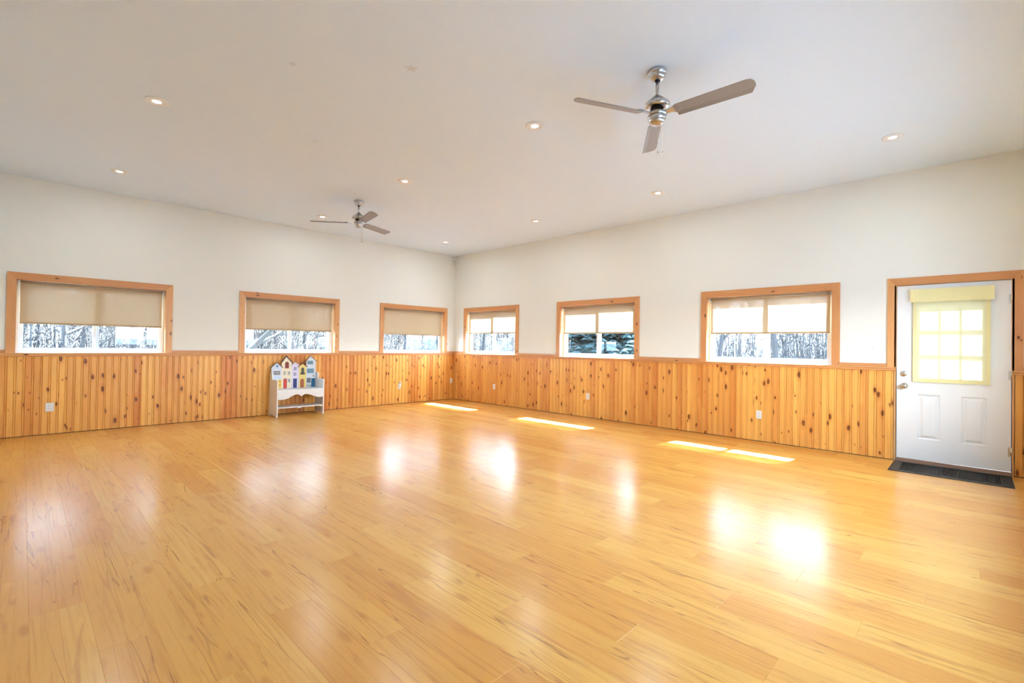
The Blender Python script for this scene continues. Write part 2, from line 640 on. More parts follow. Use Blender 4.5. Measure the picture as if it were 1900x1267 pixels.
def wainscot(wall, u0, u1):
    u = u0
    prev = 0.4
    while u < u1 - 0.005:
        wd = min(PITCH, u1 - u)
        gw = 0.004
        ub = max(wd - 0.019, 0.006)
        # section from left edge to right edge, d is negative into the room
        sec = [(0.0, 0.0), (0.0, -PT + 0.009), (gw + 0.001, -PT), (ub - 0.004, -PT), (ub, -PT + 0.008),
               (ub + 0.004, -PT + 0.001), (wd - 0.005, -PT + 0.001), (wd, -PT + 0.009), (wd, 0.0)]
        if wd < 0.03:
            sec = [(0.0, 0.0), (0.0, -PT), (wd, -PT), (wd, 0.0)]
        prev = min(1, max(0, random.gauss(0.40, 0.36) * 0.72 + prev * 0.28))
        mb = MB().prism([(u + a, b) for a, b in sec], 0.008, RAIL_B + 0.002, 'z')
        mb.build('plank', 'pine', wall, uv=board_uv(2, 0), tone=prev)
        u += wd


wainscot(wall_back, XL, XW - 0.017)
wainscot(wall_right, -YW, DOOR_U0 - 0.022)
wainscot(wall_right, DOOR_U1 + 0.022, -YF)

# dark strips that paint in the shade of the gap between boards and floor
for nm, loc, rz, a, b in (('gap_shade_back', (0, YW, 0), 0, XL, XW), ('gap_shade_right', (XW, 0, 0), R_RIGHT, -YW, DOOR_U0 - 0.022), ('gap_shade_front', (XW, 0, 0), R_RIGHT, DOOR_U1 + 0.022, -YF)):
    o = MB().box(a, b, -0.013, 0.0, 0.0, 0.0085).build(nm, 'dark')
    o.location = loc
    o.rotation_euler = (0, 0, rz)
    struct(o, 'thin dark strip painting in the gap shade where the wainscot meets the floor')

# chair rail: lower band with a ledge runs under the windows, upper band fills between the casings
def rail(name, loc, rz, u0, u1, gaps, label):
    e = empty(name, loc, rz)
    struct(e, label)
    sec = [(0.0, RAIL_B), (-0.030, RAIL_B), (-0.036, RAIL_B + 0.008), (-0.036, RAIL_B + 0.022), (-0.048, RAIL_B + 0.030),
           (-0.050, RAIL_M - 0.004), (-0.046, RAIL_M), (0.0, RAIL_M)]
    L = u1 - u0
    k = max(1, round(L / 2.6))
    for i in range(k):
        a, b = u0 + L * i / k, u0 + L * (i + 1) / k
        board(MB().prism(sec, a, b - 0.0006, 'x'), 'rail_ledge', e, 0, 2)
    p = u0
    for a, b in list(gaps) + [(u1, u1)]:
        if a - p > 0.01:
            board(MB().box(p, a, -0.020, 0.0, RAIL_M, RAIL_T, 0.003), 'rail_strip', e, 0, 2, tone=0.75)
        p = b
    return e


rail('trim_1', (0, YW, 0), 0, XL, XW - 0.001, [(c - WIN_HO, c + WIN_HO) for c in BACK_C], 'pine chair rail below the back windows')
rail('trim_2', (XW, 0, 0), R_RIGHT, -YW + 0.05, DOOR_U0 - 0.003, [(-c - WIN_HO, -c + WIN_HO) for c in RIGHT_C] + [(DOOR_U0 - 0.085, DOOR_U0)],
     'pine chair rail running along the right wall to the door')
rail('trim_3', (XW, 0, 0), R_RIGHT, DOOR_U1 + 0.003, -YF, [(DOOR_U1, DOOR_U1 + 0.085)], 'short pine chair rail right of the door')

# ------------------------------------------------------------------ windows
def mitred(e, uo0, uo1, ui0, ui1, z0, zi, zo, d0, d1):
    """casing of two legs and a mitred head"""
    board(MB().prism([(uo0, z0), (ui0, z0), (ui0, zi), (uo0, zo)], d0, d1, 'y'), 'casing', e, 2, 0)
    board(MB().prism([(ui1, z0), (uo1, z0), (uo1, zo), (ui1, zi)], d0, d1, 'y'), 'casing', e, 2, 0)
    board(MB().prism([(ui0, zi), (ui1, zi), (uo1, zo), (uo0, zo)], d0, d1, 'y'), 'head_casing', e, 0, 2, tone=0.75)


def frame_ring(mb, u0, u1, z0, z1, wl_, wr, wb, wt, d0, d1, c=0.003):
    mb.box(u0, u0 + wl_, d0, d1, z0, z1, c)
    mb.box(u1 - wr, u1, d0, d1, z0, z1, c)
    mb.box(u0 + wl_, u1 - wr, d0, d1, z0, z0 + wb, c)
    mb.box(u0 + wl_, u1 - wr, d0, d1, z1 - wt, z1, c)
    return mb


def window(n, loc, rz, label):
    e = empty('window_%d' % n, loc, rz)
    struct(e, label)
    h = WIN_HI
    mitred(e, -WIN_HO, WIN_HO, -h, h, RAIL_M, WIN_Z1, WIN_ZO, -0.019, 0.0)
    # pine jamb liner
    board(MB().box(-h - 0.012, -h, 0.0, 0.10, WIN_Z0, WIN_Z1), 'jamb', e, 2, 1, tone=0.3)
    board(MB().box(h, h + 0.012, 0.0, 0.10, WIN_Z0, WIN_Z1), 'jamb', e, 2, 1, tone=0.3)
    board(MB().box(-h - 0.012, h + 0.012, 0.0, 0.10, WIN_Z1, WIN_Z1 + 0.012), 'jamb', e, 0, 1, tone=0.3)
    MB().box(-h - 0.012, h + 0.012, 0.0, TH + 0.03, WIN_Z0 - 0.03, WIN_Z0).build('sill', 'vinyl', e)
    frame_ring(MB(), -h, h, WIN_Z0, WIN_Z1, 0.030, 0.030, 0.032, 0.032, 0.095, 0.165).build('frame', 'vinyl', e)
    f = 0.030
    for k, (a, b, d) in enumerate(((-h + f, 0.035, 0.128), (-0.035, h - f, 0.100))):
        s = frame_ring(MB(), a, b, WIN_Z0 + f, WIN_Z1 - f, 0.040, 0.040, 0.034, 0.034, d, d + 0.026).build('sash', 'vinyl', e)
        MB().box(a + 0.036, b - 0.036, d + 0.011, d + 0.015, WIN_Z0 + f + 0.03, WIN_Z1 - f - 0.03).build('pane', 'glass', s)
    return e


def portal(loc, rz, sx, sz):
    d = bpy.data.lights.new('daylight_portal', 'AREA')
    d.shape = 'RECTANGLE'
    d.size, d.size_y = sx, sz
    d.cycles.is_portal = True
    o = bpy.data.objects.new('daylight_portal', d)
    COL.objects.link(o)
    o.location = loc
    o.rotation_euler = (math.pi / 2, 0, rz + math.pi)
    # area lights shine along local -z; aim it into the room
    return o


wl_lab = ['sliding white vinyl window in pine casing at the left end of the back wall',
          'sliding white window in pine casing above the little house bench',
          'sliding white window in pine casing on the back wall next to the room corner',
          'sliding white window in pine casing on the right wall next to the room corner',
          'white window showing a dark spruce, middle of the right wall',
          'sunlit white window in pine casing nearest the door']
bl_lab = ['tan roller blind half lowered, with branches showing through, far left window',
          'tan roller blind half lowered in the window above the house bench',
          'greyish tan roller blind half lowered in the back window beside the corner',
          'sunlit cream roller blind half lowered in the right window beside the corner',
          'sunlit cream roller blind half lowered above the view of the spruce',
          'brightest white-glowing roller blind half lowered in the window nearest the door']
bl_bot = [1.472, 1.494, 1.484, 1.545, 1.522, 1.497]


def blind(loc, rz, zb, label):
    e = thing('roller_blind', label, 'blind', loc, rz, 'roller blinds in the windows')
    h = WIN_HI - 0.012
    D = 0.070
    fh = h - 0.022
    zt = WIN_Z1 - 0.028
    # fabric hangs from the back of the tube; thin two-sided cloth with faint ripples
    nu, vs, fs = 40, [], []
    for k, z in enumerate((zt, (zt * 2 + zb) / 3, (zt + 2 * zb) / 3, zb + 0.022)):
        for i in range(nu + 1):
            u = -fh + 2 * fh * i / nu
            vs.append((u, D + 0.0012 * math.sin(u * 9 + loc[0]) * (k > 0), z))
    for k in range(3):
        for i in range(nu):
            a = k * (nu + 1) + i
            fs.append((a, a + 1, a + nu + 2, a + nu + 1))
    MB().add(vs, fs, True).build('fabric', 'blind', e, fix=False)
    hem = MB().box(-fh, fh, D - 0.006, D + 0.006, zb, zb + 0.024, 0.004).build('bottom_bar', 'hem', e)
    mb = MB().tube([(-fh, D - 0.018, zt), (fh, D - 0.018, zt)], 0.019, 14)
    mb.build('roller', 'roller', e)
    for sg in (-1, 1):
        MB().box(sg * (h - 0.006) - 0.003, sg * (h - 0.006) + 0.003, D - 0.045, D + 0.012, zt - 0.028, zt + 0.026, 0.001).build('bracket', 'plastic', e)
        MB().tube([(sg * fh, D - 0.018, zt), (sg * (h - 0.008), D - 0.018, zt)], 0.011, 10).build('end_cap', 'plastic', e)
    ch = MB()
    ux = h - 0.015
    for k in range(34):
        z = zt - 0.018 - k * 0.024
        if z > zb - 0.12:
            ch.tube([(ux, D - 0.040, z), (ux, D - 0.040, z - 0.021)], 0.0016, 4)
    ch.build('pull_chain', 'plastic', e)
    return e


places = [((c, YW, 0), 0.0) for c in BACK_C] + [((XW, c, 0), R_RIGHT) for c in RIGHT_C]
for i, (loc, rz) in enumerate(places):
    window(i + 1, loc, rz, wl_lab[i])
    blind(loc, rz, bl_bot[i], bl_lab[i])
    zc = (WIN_Z0 + WIN_Z1) / 2
    if rz == 0:
        pl = portal((loc[0], YW + TH + 0.02, zc), 0, 1.6, 0.96)
        pl.rotation_euler = (-math.pi / 2, 0, 0)
    else:
        pl = portal((XW + TH + 0.02, loc[1], zc), 0, 1.6, 0.96)
        pl.rotation_euler = (math.pi / 2, 0, math.pi / 2)

for i, c in enumerate(FRONT_C):
    window(7 + i, (c, YF, 0), math.pi, ('unseen window added behind the camera for daylight, nearer the left wall', 'unseen window added behind the camera for daylight, nearer the door')[i])
    pl = portal((c, YF - TH - 0.02, (WIN_Z0 + WIN_Z1) / 2), 0, 1.6, 0.96)
    pl.rotation_euler = (math.pi / 2, 0, 0)

# ------------------------------------------------------------------ door
dr = empty('door_1', (XW, 0, 0), R_RIGHT)
struct(dr, 'white half-glazed steel door with two raised panels and pine casing')
U0, U1 = DOOR_U0, DOOR_U1
mitred(dr, U0 - 0.085, U1 + 0.085, U0, U1, RAIL_M, DOOR_Z1, DOOR_Z1 + 0.088, -0.019, 0.0)
for a, b in ((U0 - 0.019, U0 - 0.004), (U1 + 0.004, U1 + 0.019)):
    board(MB().box(a, b, -0.019, TH, 0.0, DOOR_Z1 + 0.004), 'jamb', dr, 2, 1, tone=0.15)
board(MB().box(U0 - 0.019, U1 + 0.019, 0.0, TH, DOOR_Z1 + 0.004, DOOR_Z1 + 0.019), 'jamb', dr, 0, 1, tone=0.15)
# dark weather strip seen in the gap around the slab
ws = MB()
ws.box(U0 - 0.004, U0 + 0.001, 0.012, 0.05, 0.03, DOOR_Z1)
ws.box(U1 - 0.001, U1 + 0.004, 0.012, 0.05, 0.03, DOOR_Z1)
ws.box(U0, U1, 0.012, 0.05, DOOR_Z1 - 0.002, DOOR_Z1 + 0.004)
ws.build('weather_strip', 'dark', dr)
S0, S1, SZ0, SZ1 = U0 + 0.003, U1 - 0.003, 0.040, DOOR_Z1 - 0.004
LU0, LU1, LZ0, LZ1 = -0.470, 0.098, 0.965, 1.850
PANELS = [(-0.462, -0.268), (-0.098, 0.100)]
PZ0, PZ1 = 0.278, 0.790
slab = MB()
cells_u = [S0, -0.462, -0.268, -0.098, 0.100, S1]
# slab as strips, leaving the light open and panel beds recessed
slab.box(S0, S1, 0.0, 0.044, SZ0, PZ0)
slab.box(S0, S1, 0.0, 0.044, PZ1, LZ0)
slab.box(S0, S1, 0.0, 0.044, LZ1, SZ1)
slab.box(S0, LU0, 0.0, 0.044, LZ0, LZ1)
slab.box(LU1, S1, 0.0, 0.044, LZ0, LZ1)
for a, b in ((S0, PANELS[0][0]), (PANELS[0][1], PANELS[1][0]), (PANELS[1][1], S1)):
    slab.box(a, b, 0.0, 0.044, PZ0, PZ1)
slab_o = slab.build('slab', 'doorpaint', dr)
for a, b in PANELS:
    mb = MB()
    # sloped bed, then a raised field
    def ring(u0, u1, z0, z1, d):
        return [(u0, d, z0), (u1, d, z0), (u1, d, z1), (u0, d, z1)]
    rs = [ring(a, b, PZ0, PZ1, 0.0), ring(a + .012, b - .012, PZ0 + .012, PZ1 - .012, 0.012),
          ring(a + .022, b - .022, PZ0 + .022, PZ1 - .022, 0.012), ring(a + .045, b - .045, PZ0 + .045, PZ1 - .045, 0.001)]
    vs = [q for r in rs for q in r]
    fs = []
    for r in range(3):
        for k in range(4):
            k2 = (k + 1) % 4
            fs.append((r * 4 + k, r * 4 + k2, r * 4 + 4 + k2, r * 4 + 4 + k))
    fs.append((12, 13, 14, 15))
    mb.add(vs, fs)
    mb.build('panel', 'doorpaint', dr)
lf = frame_ring(MB(), LU0 - 0.012, LU1 + 0.012, LZ0 - 0.012, LZ1 + 0.012, 0.038, 0.038, 0.038, 0.038, -0.010, 0.052).build('glazing_frame', 'doorpaint', dr)
MB().box(LU0 + 0.02, LU1 - 0.02, 0.020, 0.024, LZ0 + 0.02, LZ1 - 0.02).build('pane', 'glass', lf)
for k in (1, 2):
    u = LU0 + 0.026 + (LU1 - LU0 - 0.052) * k / 3
    MB().box(u - 0.009, u + 0.009, 0.006, 0.036, LZ0 + 0.02, LZ1 - 0.02).build('muntin', 'doorpaint', lf)
    z = LZ0 + 0.026 + (LZ1 - LZ0 - 0.052) * k / 3
    MB().box(LU0 + 0.02, LU1 - 0.02, 0.008, 0.034, z - 0.009, z + 0.009).build('muntin', 'doorpaint', lf)
for z in (0.245, 1.045, 1.842):
    hg = MB()
    hg.tube([(U1 + 0.001, -0.008, z - 0.05), (U1 + 0.001, -0.008, z + 0.05)], 0.0075, 10)
    hg.box(U1 - 0.022, U1 + 0.003, -0.0022, 0.0, z - 0.048, z + 0.048)
    hg.build('hinge', 'steel', dr)
# knob and deadbolt face into the room (lathe about local -d)
def lathe_d(prof, u, z, seg=20):
    mb = MB().lathe(prof, seg)
    mb.v = [(u + a, -c, z + b) for a, b, c in mb.v]
    return mb
kb = lathe_d([(0.034, 0.0), (0.034, 0.006), (0.014, 0.010), (0.012, 0.030), (0.024, 0.038), (0.030, 0.050), (0.028, 0.062), (0.016, 0.069), (0.0, 0.070)], -0.580, 0.878)
kb.build('knob', 'steel', dr)
db = lathe_d([(0.032, 0.0), (0.031, 0.010), (0.024, 0.015), (0.0, 0.015)], -0.587, 1.020)
dbo = db.build('deadbolt', 'steel', dr)
MB().box(-0.587 - 0.019, -0.587 + 0.019, -0.032, -0.014, 1.015, 1.025, 0.003).build('thumb_turn', 'steel', dbo)
MB().prism([(-0.045, 0.0), (0.0, 0.036), (0.15, 0.036), (0.15, 0.0)], U0 - 0.004, U1 + 0.004, 'x').build('threshold', 'sillmetal', dr)
pl = portal((XW + TH + 0.02, -(LU0 + LU1) / 2, (LZ0 + LZ1) / 2), 0, LU1 - LU0, LZ1 - LZ0)
pl.rotation_euler = (math.pi / 2, 0, math.pi / 2)

# yellow curtain over the door light
cu = thing('door_curtain', 'pale yellow sheer curtain with valance over the door glass', 'curtain', (XW, 0, 0), R_RIGHT)
CU0, CU1, CZ0, CZ1 = -0.505, 0.128, 0.932, 1.86


def cloth(mbu0, mbu1, z0, z1, d, amp, nu=48, nz=10, seed=0.0, flare=0.0):
    vs, fs = [], []
    for k in range(nz + 1):
        z = z0 + (z1 - z0) * k / nz
        for i in range(nu + 1):
            u = mbu0 + (mbu1 - mbu0) * i / nu
            dd = d + amp * mnoise.noise(Vector((u * 26 + seed, z * 2.0, seed))) - flare * (1 - k / nz)
            vs.append((u, dd, z))
    for k in range(nz):
        for i in range(nu):
            a = k * (nu + 1) + i
            fs.append((a, a + 1, a + nu + 2, a + nu + 1))
    return MB().add(vs, fs, True)


cloth(CU0, CU1, CZ0, CZ1, -0.020, 0.004, seed=1.3).build('panel', 'curtain', cu, fix=False)
for a, b, z0, z1 in ((CU0, CU0 + 0.028, CZ0, CZ1), (CU1 - 0.036, CU1, CZ0, CZ1), (CU0, CU1, CZ0, CZ0 + 0.042)):
    cloth(a, b, z0, z1, -0.025, 0.003, nu=10, seed=1.3).build('hem', 'curtainhem', cu, fix=False)
cloth(-0.530, 0.155, 1.842, 1.990, -0.050, 0.008, seed=5.1, nz=6, flare=0.006).build('valance', 'curtainhem', cu, fix=False)
MB().tube([(-0.515, -0.034, 1.972), (0.140, -0.034, 1.972)], 0.006, 8).build('rod', 'plastic', cu)

# mat
mt = thing('door_mat', 'black rubber doormat lying in front of the white door', 'doormat', (6.83, 0.19, 0))
mx0, mx1, my0, my1 = -0.315, 0.295, -0.475, 0.475
sec = MB()
ring0 = [(mx0, my0, 0.0005), (mx1, my0, 0.0005), (mx1, my1, 0.0005), (mx0, my1, 0.0005)]
def rr_(i, z):
    return [(mx0 + i, my0 + i, z), (mx1 - i, my0 + i, z), (mx1 - i, my1 - i, z), (mx0 + i, my1 - i, z)]
rs = [ring0, rr_(0.003, 0.005), rr_(0.022, 0.009), rr_(0.082, 0.009), rr_(0.085, 0.005), rr_(0.20, 0.005)]
vs = [q for r in rs for q in r]
fs = []
for r in range(5):
    for k in range(4):
        k2 = (k + 1) % 4
        fs.append((r * 4 + k, r * 4 + k2, r * 4 + 4 + k2, r * 4 + 4 + k))
fs += [(20, 21, 22, 23), (3, 2, 1, 0)]
sec.add(vs, fs).build('border', 'rubber', mt)
ri = MB()
k = my0 + 0.090
while k < my1 - 0.095:
    ri.box(mx0 + 0.087, mx1 - 0.087, k, k + 0.011, 0.004, 0.0085)
    k += 0.016
o = ri.build('pile', 'matpile', mt)
o['kind'] = 'stuff'
fr = frame_ring(MB(), mx0 + 0.080, mx1 - 0.080, 0, 1, 0, 0, 0, 0, 0, 0) if False else None
ed = MB()
for a, b, c_, d_ in ((mx0 + .079, mx0 + .086, my0 + .079, my1 - .079), (mx1 - .086, mx1 - .079, my0 + .079, my1 - .079),
                     (mx0 + .079, mx1 - .079, my0 + .079, my0 + .086), (mx0 + .079, mx1 - .079, my1 - .086, my1 - .079)):
    ed.box(a, b, c_, d_, 0.006, 0.0115)
ed.build('ridge', 'greyplastic' if False else 'rubber', mt)

# ------------------------------------------------------------------ outlets, switch, sensor
def outlet(loc, rz, label, wide=0.072):
    e = thing('wall_outlet', label, 'outlet', loc, rz, 'white wall outlets in the wainscot')
    MB().box(-wide / 2, wide / 2, -0.006, 0.0, -0.058, 0.058, 0.002).build('cover_plate', 'plastic', e)
    for z in (-0.021, 0.021):
        s = MB().box(-0.017, 0.017, -0.0085, -0.005, z - 0.0145, z + 0.0145, 0.002).build('socket', 'plastic', e)
        MB().box(-0.009, -0.006, -0.009, -0.008, z - 0.004, z + 0.006).build('slot', 'slot', s)
        MB().box(0.006, 0.009, -0.009, -0.008, z - 0.004, z + 0.006).build('slot', 'slot', s)
    MB().lathe([(0.003, 0), (0.003, 0.001)], 8, (0, 0, 0)).build('screw', 'steel', e).rotation_euler = (math.pi / 2, 0, 0)
    e.children[-1].location = (0, -0.006, 0)
    return e


DP = PT + 0.0005
outlet((0.273, YW - DP, 0.365), 0, 'white outlet under the far left window on the back wall', 0.085)
outlet((5.673, YW - DP, 0.375), 0, 'white outlet with a night light plugged in, back wall')
outlet((7.085, YW - DP, 0.437), 0, 'small white outlet tight in the room corner', 0.06)
outlet((XW - DP, 7.471, 0.388), R_RIGHT, 'white outlet on the right wall closest to the room corner')
outlet((XW - DP, 5.013, 0.384), R_RIGHT, 'white outlet below the spruce window on the right wall')
outlet((XW - DP, 2.142, 0.370), R_RIGHT, 'white outlet below the window nearest the door')
nl = thing('night_light', 'small grey and white plug-in night light on back wall outlet', 'night light', (5.673, YW - DP - 0.009, 0.40))
MB().box(-0.026, 0.026, -0.030, 0.0, -0.035, 0.025, 0.006).build('body', 'plastic', nl)
MB().prism([(-0.026, 0.025), (0.026, 0.025), (0.024, 0.052), (0.012, 0.066), (-0.012, 0.066), (-0.024, 0.052)], -0.034, -0.004, 'y').build('shade', 'greyplastic', nl)
sw = thing('light_switch', 'white light switch on the wall left of the door', 'switch', (XW, 0.881, 1.311), R_RIGHT)
MB().box(-0.036, 0.036, -0.006, 0.0, -0.058, 0.058, 0.002).build('cover_plate', 'plastic', sw)
MB().prism([(-0.012, -0.006), (0.0, -0.018), (0.005, -0.017), (0.010, -0.006)], -0.005, 0.005, 'x').build('toggle', 'plastic', sw)
_t = sw.children[-1].data
for v in _t.vertices:
    v.co = (v.co.x, v.co.z, v.co.y)
ms = thing('motion_sensor', 'small white motion sensor high in the room corner', 'sensor', (XW - 0.045, YW - 0.045, ZC - 0.10), -math.pi / 4)
MB().prism([(-0.035, 0.03), (0.035, 0.03), (0.042, -0.005), (0.025, -0.03), (-0.025, -0.03), (-0.042, -0.005)], -0.055, 0.055, 'z').build('body', 'plastic', ms)
MB().prism([(-0.022, -0.028), (0.022, -0.028), (0.014, -0.038), (-0.014, -0.038)], -0.040, 0.0, 'z').build('lens', 'greyplastic', ms)


def star(x, y, r, rot, label):
    p = []
    for k in range(10):
        a = rot + math.pi * k / 5
        q = r if k % 2 == 0 else r * 0.42
        p.append((x + q * math.cos(a), y + q * math.sin(a)))
    o = MB().prism([(a - x, b - y) for a, b in p], -0.002, 0.0, 'z').build('star_sticker', 'sticker')
    o.location = (x, y, ZC)
    return tag(o, label, 'sticker', 'star stickers on the ceiling')


star(2.036, 3.094, 0.055, 0.4, 'largest faint star sticker on the ceiling left of the near fan')
star(1.391, 3.710, 0.030, 1.1, 'tiny star sticker on the ceiling above its twin')
star(2.098, 4.946, 0.034, 0.0, 'tiny star sticker on the ceiling above the far fan')

# ------------------------------------------------------------------ recessed lights
def pot(x, y, label):
    e = thing('recessed_light', label, 'ceiling light', (x, y, ZC), 0, 'recessed ceiling lights')
    MB().lathe([(0.035, -0.001), (0.040, -0.008), (0.060, -0.007), (0.078, -0.010), (0.088, -0.006), (0.090, 0.0)], 28).build('trim_ring', 'plastic', e)
    MB().lathe([(0.0, -0.0060), (0.022, -0.0060), (0.032, -0.0045), (0.034, 0.0)], 24).build('lens', 'lens', e)
    d = bpy.data.lights.new('lamp', 'AREA')
    d.shape = 'DISK'
    d.size = 0.09
    d.energy = POT_W
    d.color = (0.80, 0.93, 1.0)
    o = bpy.data.objects.new('lamp', d)
    COL.objects.link(o)
    o.parent = e
    o.location = (0, 0, -0.012)
    return e


pot(0.79, 5.174, 'lit recessed light nearest the camera on the left ceiling')
pot(0.81, 7.665, 'lit recessed light above the far left window')
pot(3.38, 3.02, 'lit recessed light left of the near fan')
pot(3.41, 5.282, 'lit recessed light between the two fans')
pot(3.45, 7.79, 'lit recessed light just above the far fan blade')
pot(5.93, 0.58, 'lit recessed light above the door')
pot(5.98, 3.085, 'lit recessed light in front of the window nearest the door')
pot(5.98, 5.295, 'lit recessed light in front of the spruce window')
pot(6.0, 7.76, 'lit recessed light closest to the room corner')

# ------------------------------------------------------------------ ceiling fans
def fan(x, y, zb, angs, pitch, label):
    e = thing('ceiling_fan', label, 'ceiling fan', (x, y, ZC), 0, 'three-blade ceiling fans')
    b = zb - ZC
    MB().lathe([(0.066, 0.0), (0.070, -0.006), (0.070, -0.022), (0.064, -0.031), (0.058, -0.034), (0.060, -0.038), (0.060, -0.048),
                (0.050, -0.062), (0.030, -0.072), (0.0, -0.074)], 32).build('canopy', 'nickel', e)
    MB().lathe([(0.021, -0.070), (0.019, -0.082), (0.0, -0.082)], 16).build('collar', 'dark', e)
    MB().tube([(0, 0, -0.075), (0, 0, b + 0.13)], 0.0125, 14).build('downrod', 'nickel', e)
    mot = MB().lathe([(0.012, b + 0.155), (0.020, b + 0.150), (0.046, b + 0.122), (0.056, b + 0.118), (0.060, b + 0.110), (0.086, b + 0.094),
                      (0.094, b + 0.080), (0.094, b + 0.064), (0.086, b + 0.054), (0.060, b + 0.050), (0.0, b + 0.050)], 36)
    mo = mot.build('motor_housing', 'nickel', e)
    MB().lathe([(0.050, b + 0.050), (0.040, b + 0.030), (0.040, b + 0.014), (0.0, b + 0.014)], 28).build('yoke', 'dark', e)
    MB().lathe([(0.040, b + 0.016), (0.070, b + 0.014), (0.072, b - 0.008), (0.0, b - 0.012)], 28).build('rotor', 'nickel', e)
    MB().lathe([(0.060, b - 0.010), (0.068, b - 0.016), (0.068, b - 0.034), (0.060, b - 0.040), (0.060, b - 0.046), (0.056, b - 0.058),
                (0.042, b - 0.070), (0.030, b - 0.074), (0.0, b - 0.075)], 32).build('switch_housing', 'nickel', e)
    # one blade and its iron, shared by the three
    r0, r1 = 0.150, 0.690
    w0, w1 = 0.052, 0.062
    outl = [(r0, -w0), (r1 - 0.05, -w1), (r1 - 0.018, -w1 * 0.86), (r1 - 0.004, -w1 * 0.5), (r1, 0.0),
            (r1 - 0.004, w1 * 0.5), (r1 - 0.018, w1 * 0.86), (r1 - 0.05, w1), (r0, w0), (r0 - 0.012, w0 * 0.7), (r0 - 0.012, -w0 * 0.7)]
    # flat blade whose trailing strip is folded down along a crease
    bmb = MB()
    main = [(r0 - 0.012, 0.030), (r1 - 0.012, 0.030), (r1 - 0.004, 0.024), (r1, 0.0), (r1 - 0.004, -w1 * 0.5), (r1 - 0.018, -w1 * 0.86), (r1 - 0.05, -w1), (r0, -w0), (r0 - 0.012, -w0 * 0.7)]
    bmb.prism(main, -0.003, 0.003, 'z')
    q = [(r0 - 0.004, 0.030, 0.0), (r1 - 0.012, 0.030, 0.0), (r1 - 0.035, w1, -0.010), (r0, w0 + 0.004, -0.010)]
    bmb.add([(a, b_, c + t) for t in (-0.003, 0.003) for a, b_, c in q],
            [(0, 3, 2, 1), (4, 5, 6, 7), (0, 1, 5, 4), (1, 2, 6, 5), (2, 3, 7, 6), (3, 0, 4, 7)])
    bm = bmb.mesh('blade', 'blade')
    im = MB().prism([(0.050, -0.022), (0.105, -0.020), (0.150, -0.042), (0.185, -0.036), (0.200, 0.0), (0.185, 0.036), (0.150, 0.042),
                     (0.105, 0.020), (0.050, 0.022)], 0.003, 0.008, 'z').mesh('blade_iron', 'nickel')
    for a in angs:
        bo = link('blade', bm, e)
        bo.location = (0, 0, b)
        bo.rotation_euler = (math.radians(pitch), 0, math.radians(a))
        io = link('blade_iron', im, bo)
        sm = MB()
        for (sx, sy) in ((0.165, -0.02), (0.165, 0.02), (0.185, 0.0)):
            sm.lathe([(0.005, 0), (0.004, -0.003), (0.0, -0.004)], 8, (sx, sy, -0.003))
        sm.build('screw', 'nickel', bo)
    for k, (cx, cy, l) in enumerate(((0.055, 0.022, 0.21), (0.052, -0.020, 0.22))):
        zt = b - 0.04
        ch = MB().tube([(cx, cy, zt), (cx + 0.004, cy, zt - 0.01), (cx + 0.004, cy, zt - l)], 0.0014, 5).build('pull_chain', 'steel', e)
        MB().lathe([(0.0, 0.0), (0.003, -0.002), (0.006, -0.018), (0.004, -0.026), (0.0, -0.028)], 10, (cx + 0.004, cy, zt - l)).build('fob', 'steel', ch)
    return e


fan(3.337, 1.737, 3.045, (153, 33, -87), -13, 'large silver ceiling fan with three blades nearest the camera')
fan(3.431, 6.528, 3.060, (140, 20, -100), -13, 'silver ceiling fan farther away, near the back wall')

# ------------------------------------------------------------------ little house bench
BX, BY = 3.43, 8.65
be = thing('house_bench', 'white childrens bench with painted row houses as its back', 'bench', (BX, BY, 0))
PC = {}


def paint(name, r, g, b, rough=0.45):
    if name not in M:
        M[name] = plain(name, S(r, g, b), rough)
    return name


def lb(mb):
    mb.v = [(a - BX, b - BY, c) for a, b, c in mb.v]
    return mb


side = [(8.47, 0.0), (8.47, 0.610), (8.482, 0.628), (8.70, 0.628), (8.712, 0.640), (8.716, 0.722), (8.728, 0.736), (8.80, 0.736),
        (8.832, 0.735), (8.832, 0.0), (8.78, 0.0), (8.76, 0.018), (8.54, 0.018), (8.52, 0.0)]
for xa in (3.026, 3.822):
    lb(MB().prism(side, xa, xa + 0.018, 'x')).build('side_panel', 'white', be)
lb(MB().box(3.044, 3.822, 8.478, 8.798, 0.440, 0.458, 0.002)).build('seat', 'white', be)
ap = [(3.044, 0.458), (3.044, 0.306)]
pts = [(3.065, .300), (3.10, .296), (3.144, .298), (3.20, .312), (3.25, .336), (3.30, .362), (3.34, .376), (3.37, .378), (3.40, .366), (3.425, .345), (3.436, .333),
       (3.448, .345), (3.475, .364), (3.505, .375), (3.535, .373), (3.60, .356), (3.66, .330), (3.71, .312), (3.76, .306), (3.80, .308)]
ap += pts + [(3.822, 0.312), (3.822, 0.458)]
lb(MB().prism(ap, 8.470, 8.486, 'y')).build('apron', 'white', be)
lb(MB().box(3.044, 3.822, 8.50, 8.80, 0.150, 0.166, 0.002)).build('shelf', 'white', be)
lip = [(3.044, 0.166), (3.044, 0.140), (3.08, 0.146), (3.37, 0.146), (3.395, 0.132), (3.41, 0.127), (3.425, 0.132), (3.45, 0.146), (3.77, 0.146), (3.80, 0.136), (3.822, 0.120), (3.822, 0.166)]
lb(MB().prism(lip, 8.492, 8.502, 'y')).build('shelf_lip', 'white', be)

HY = 8.800


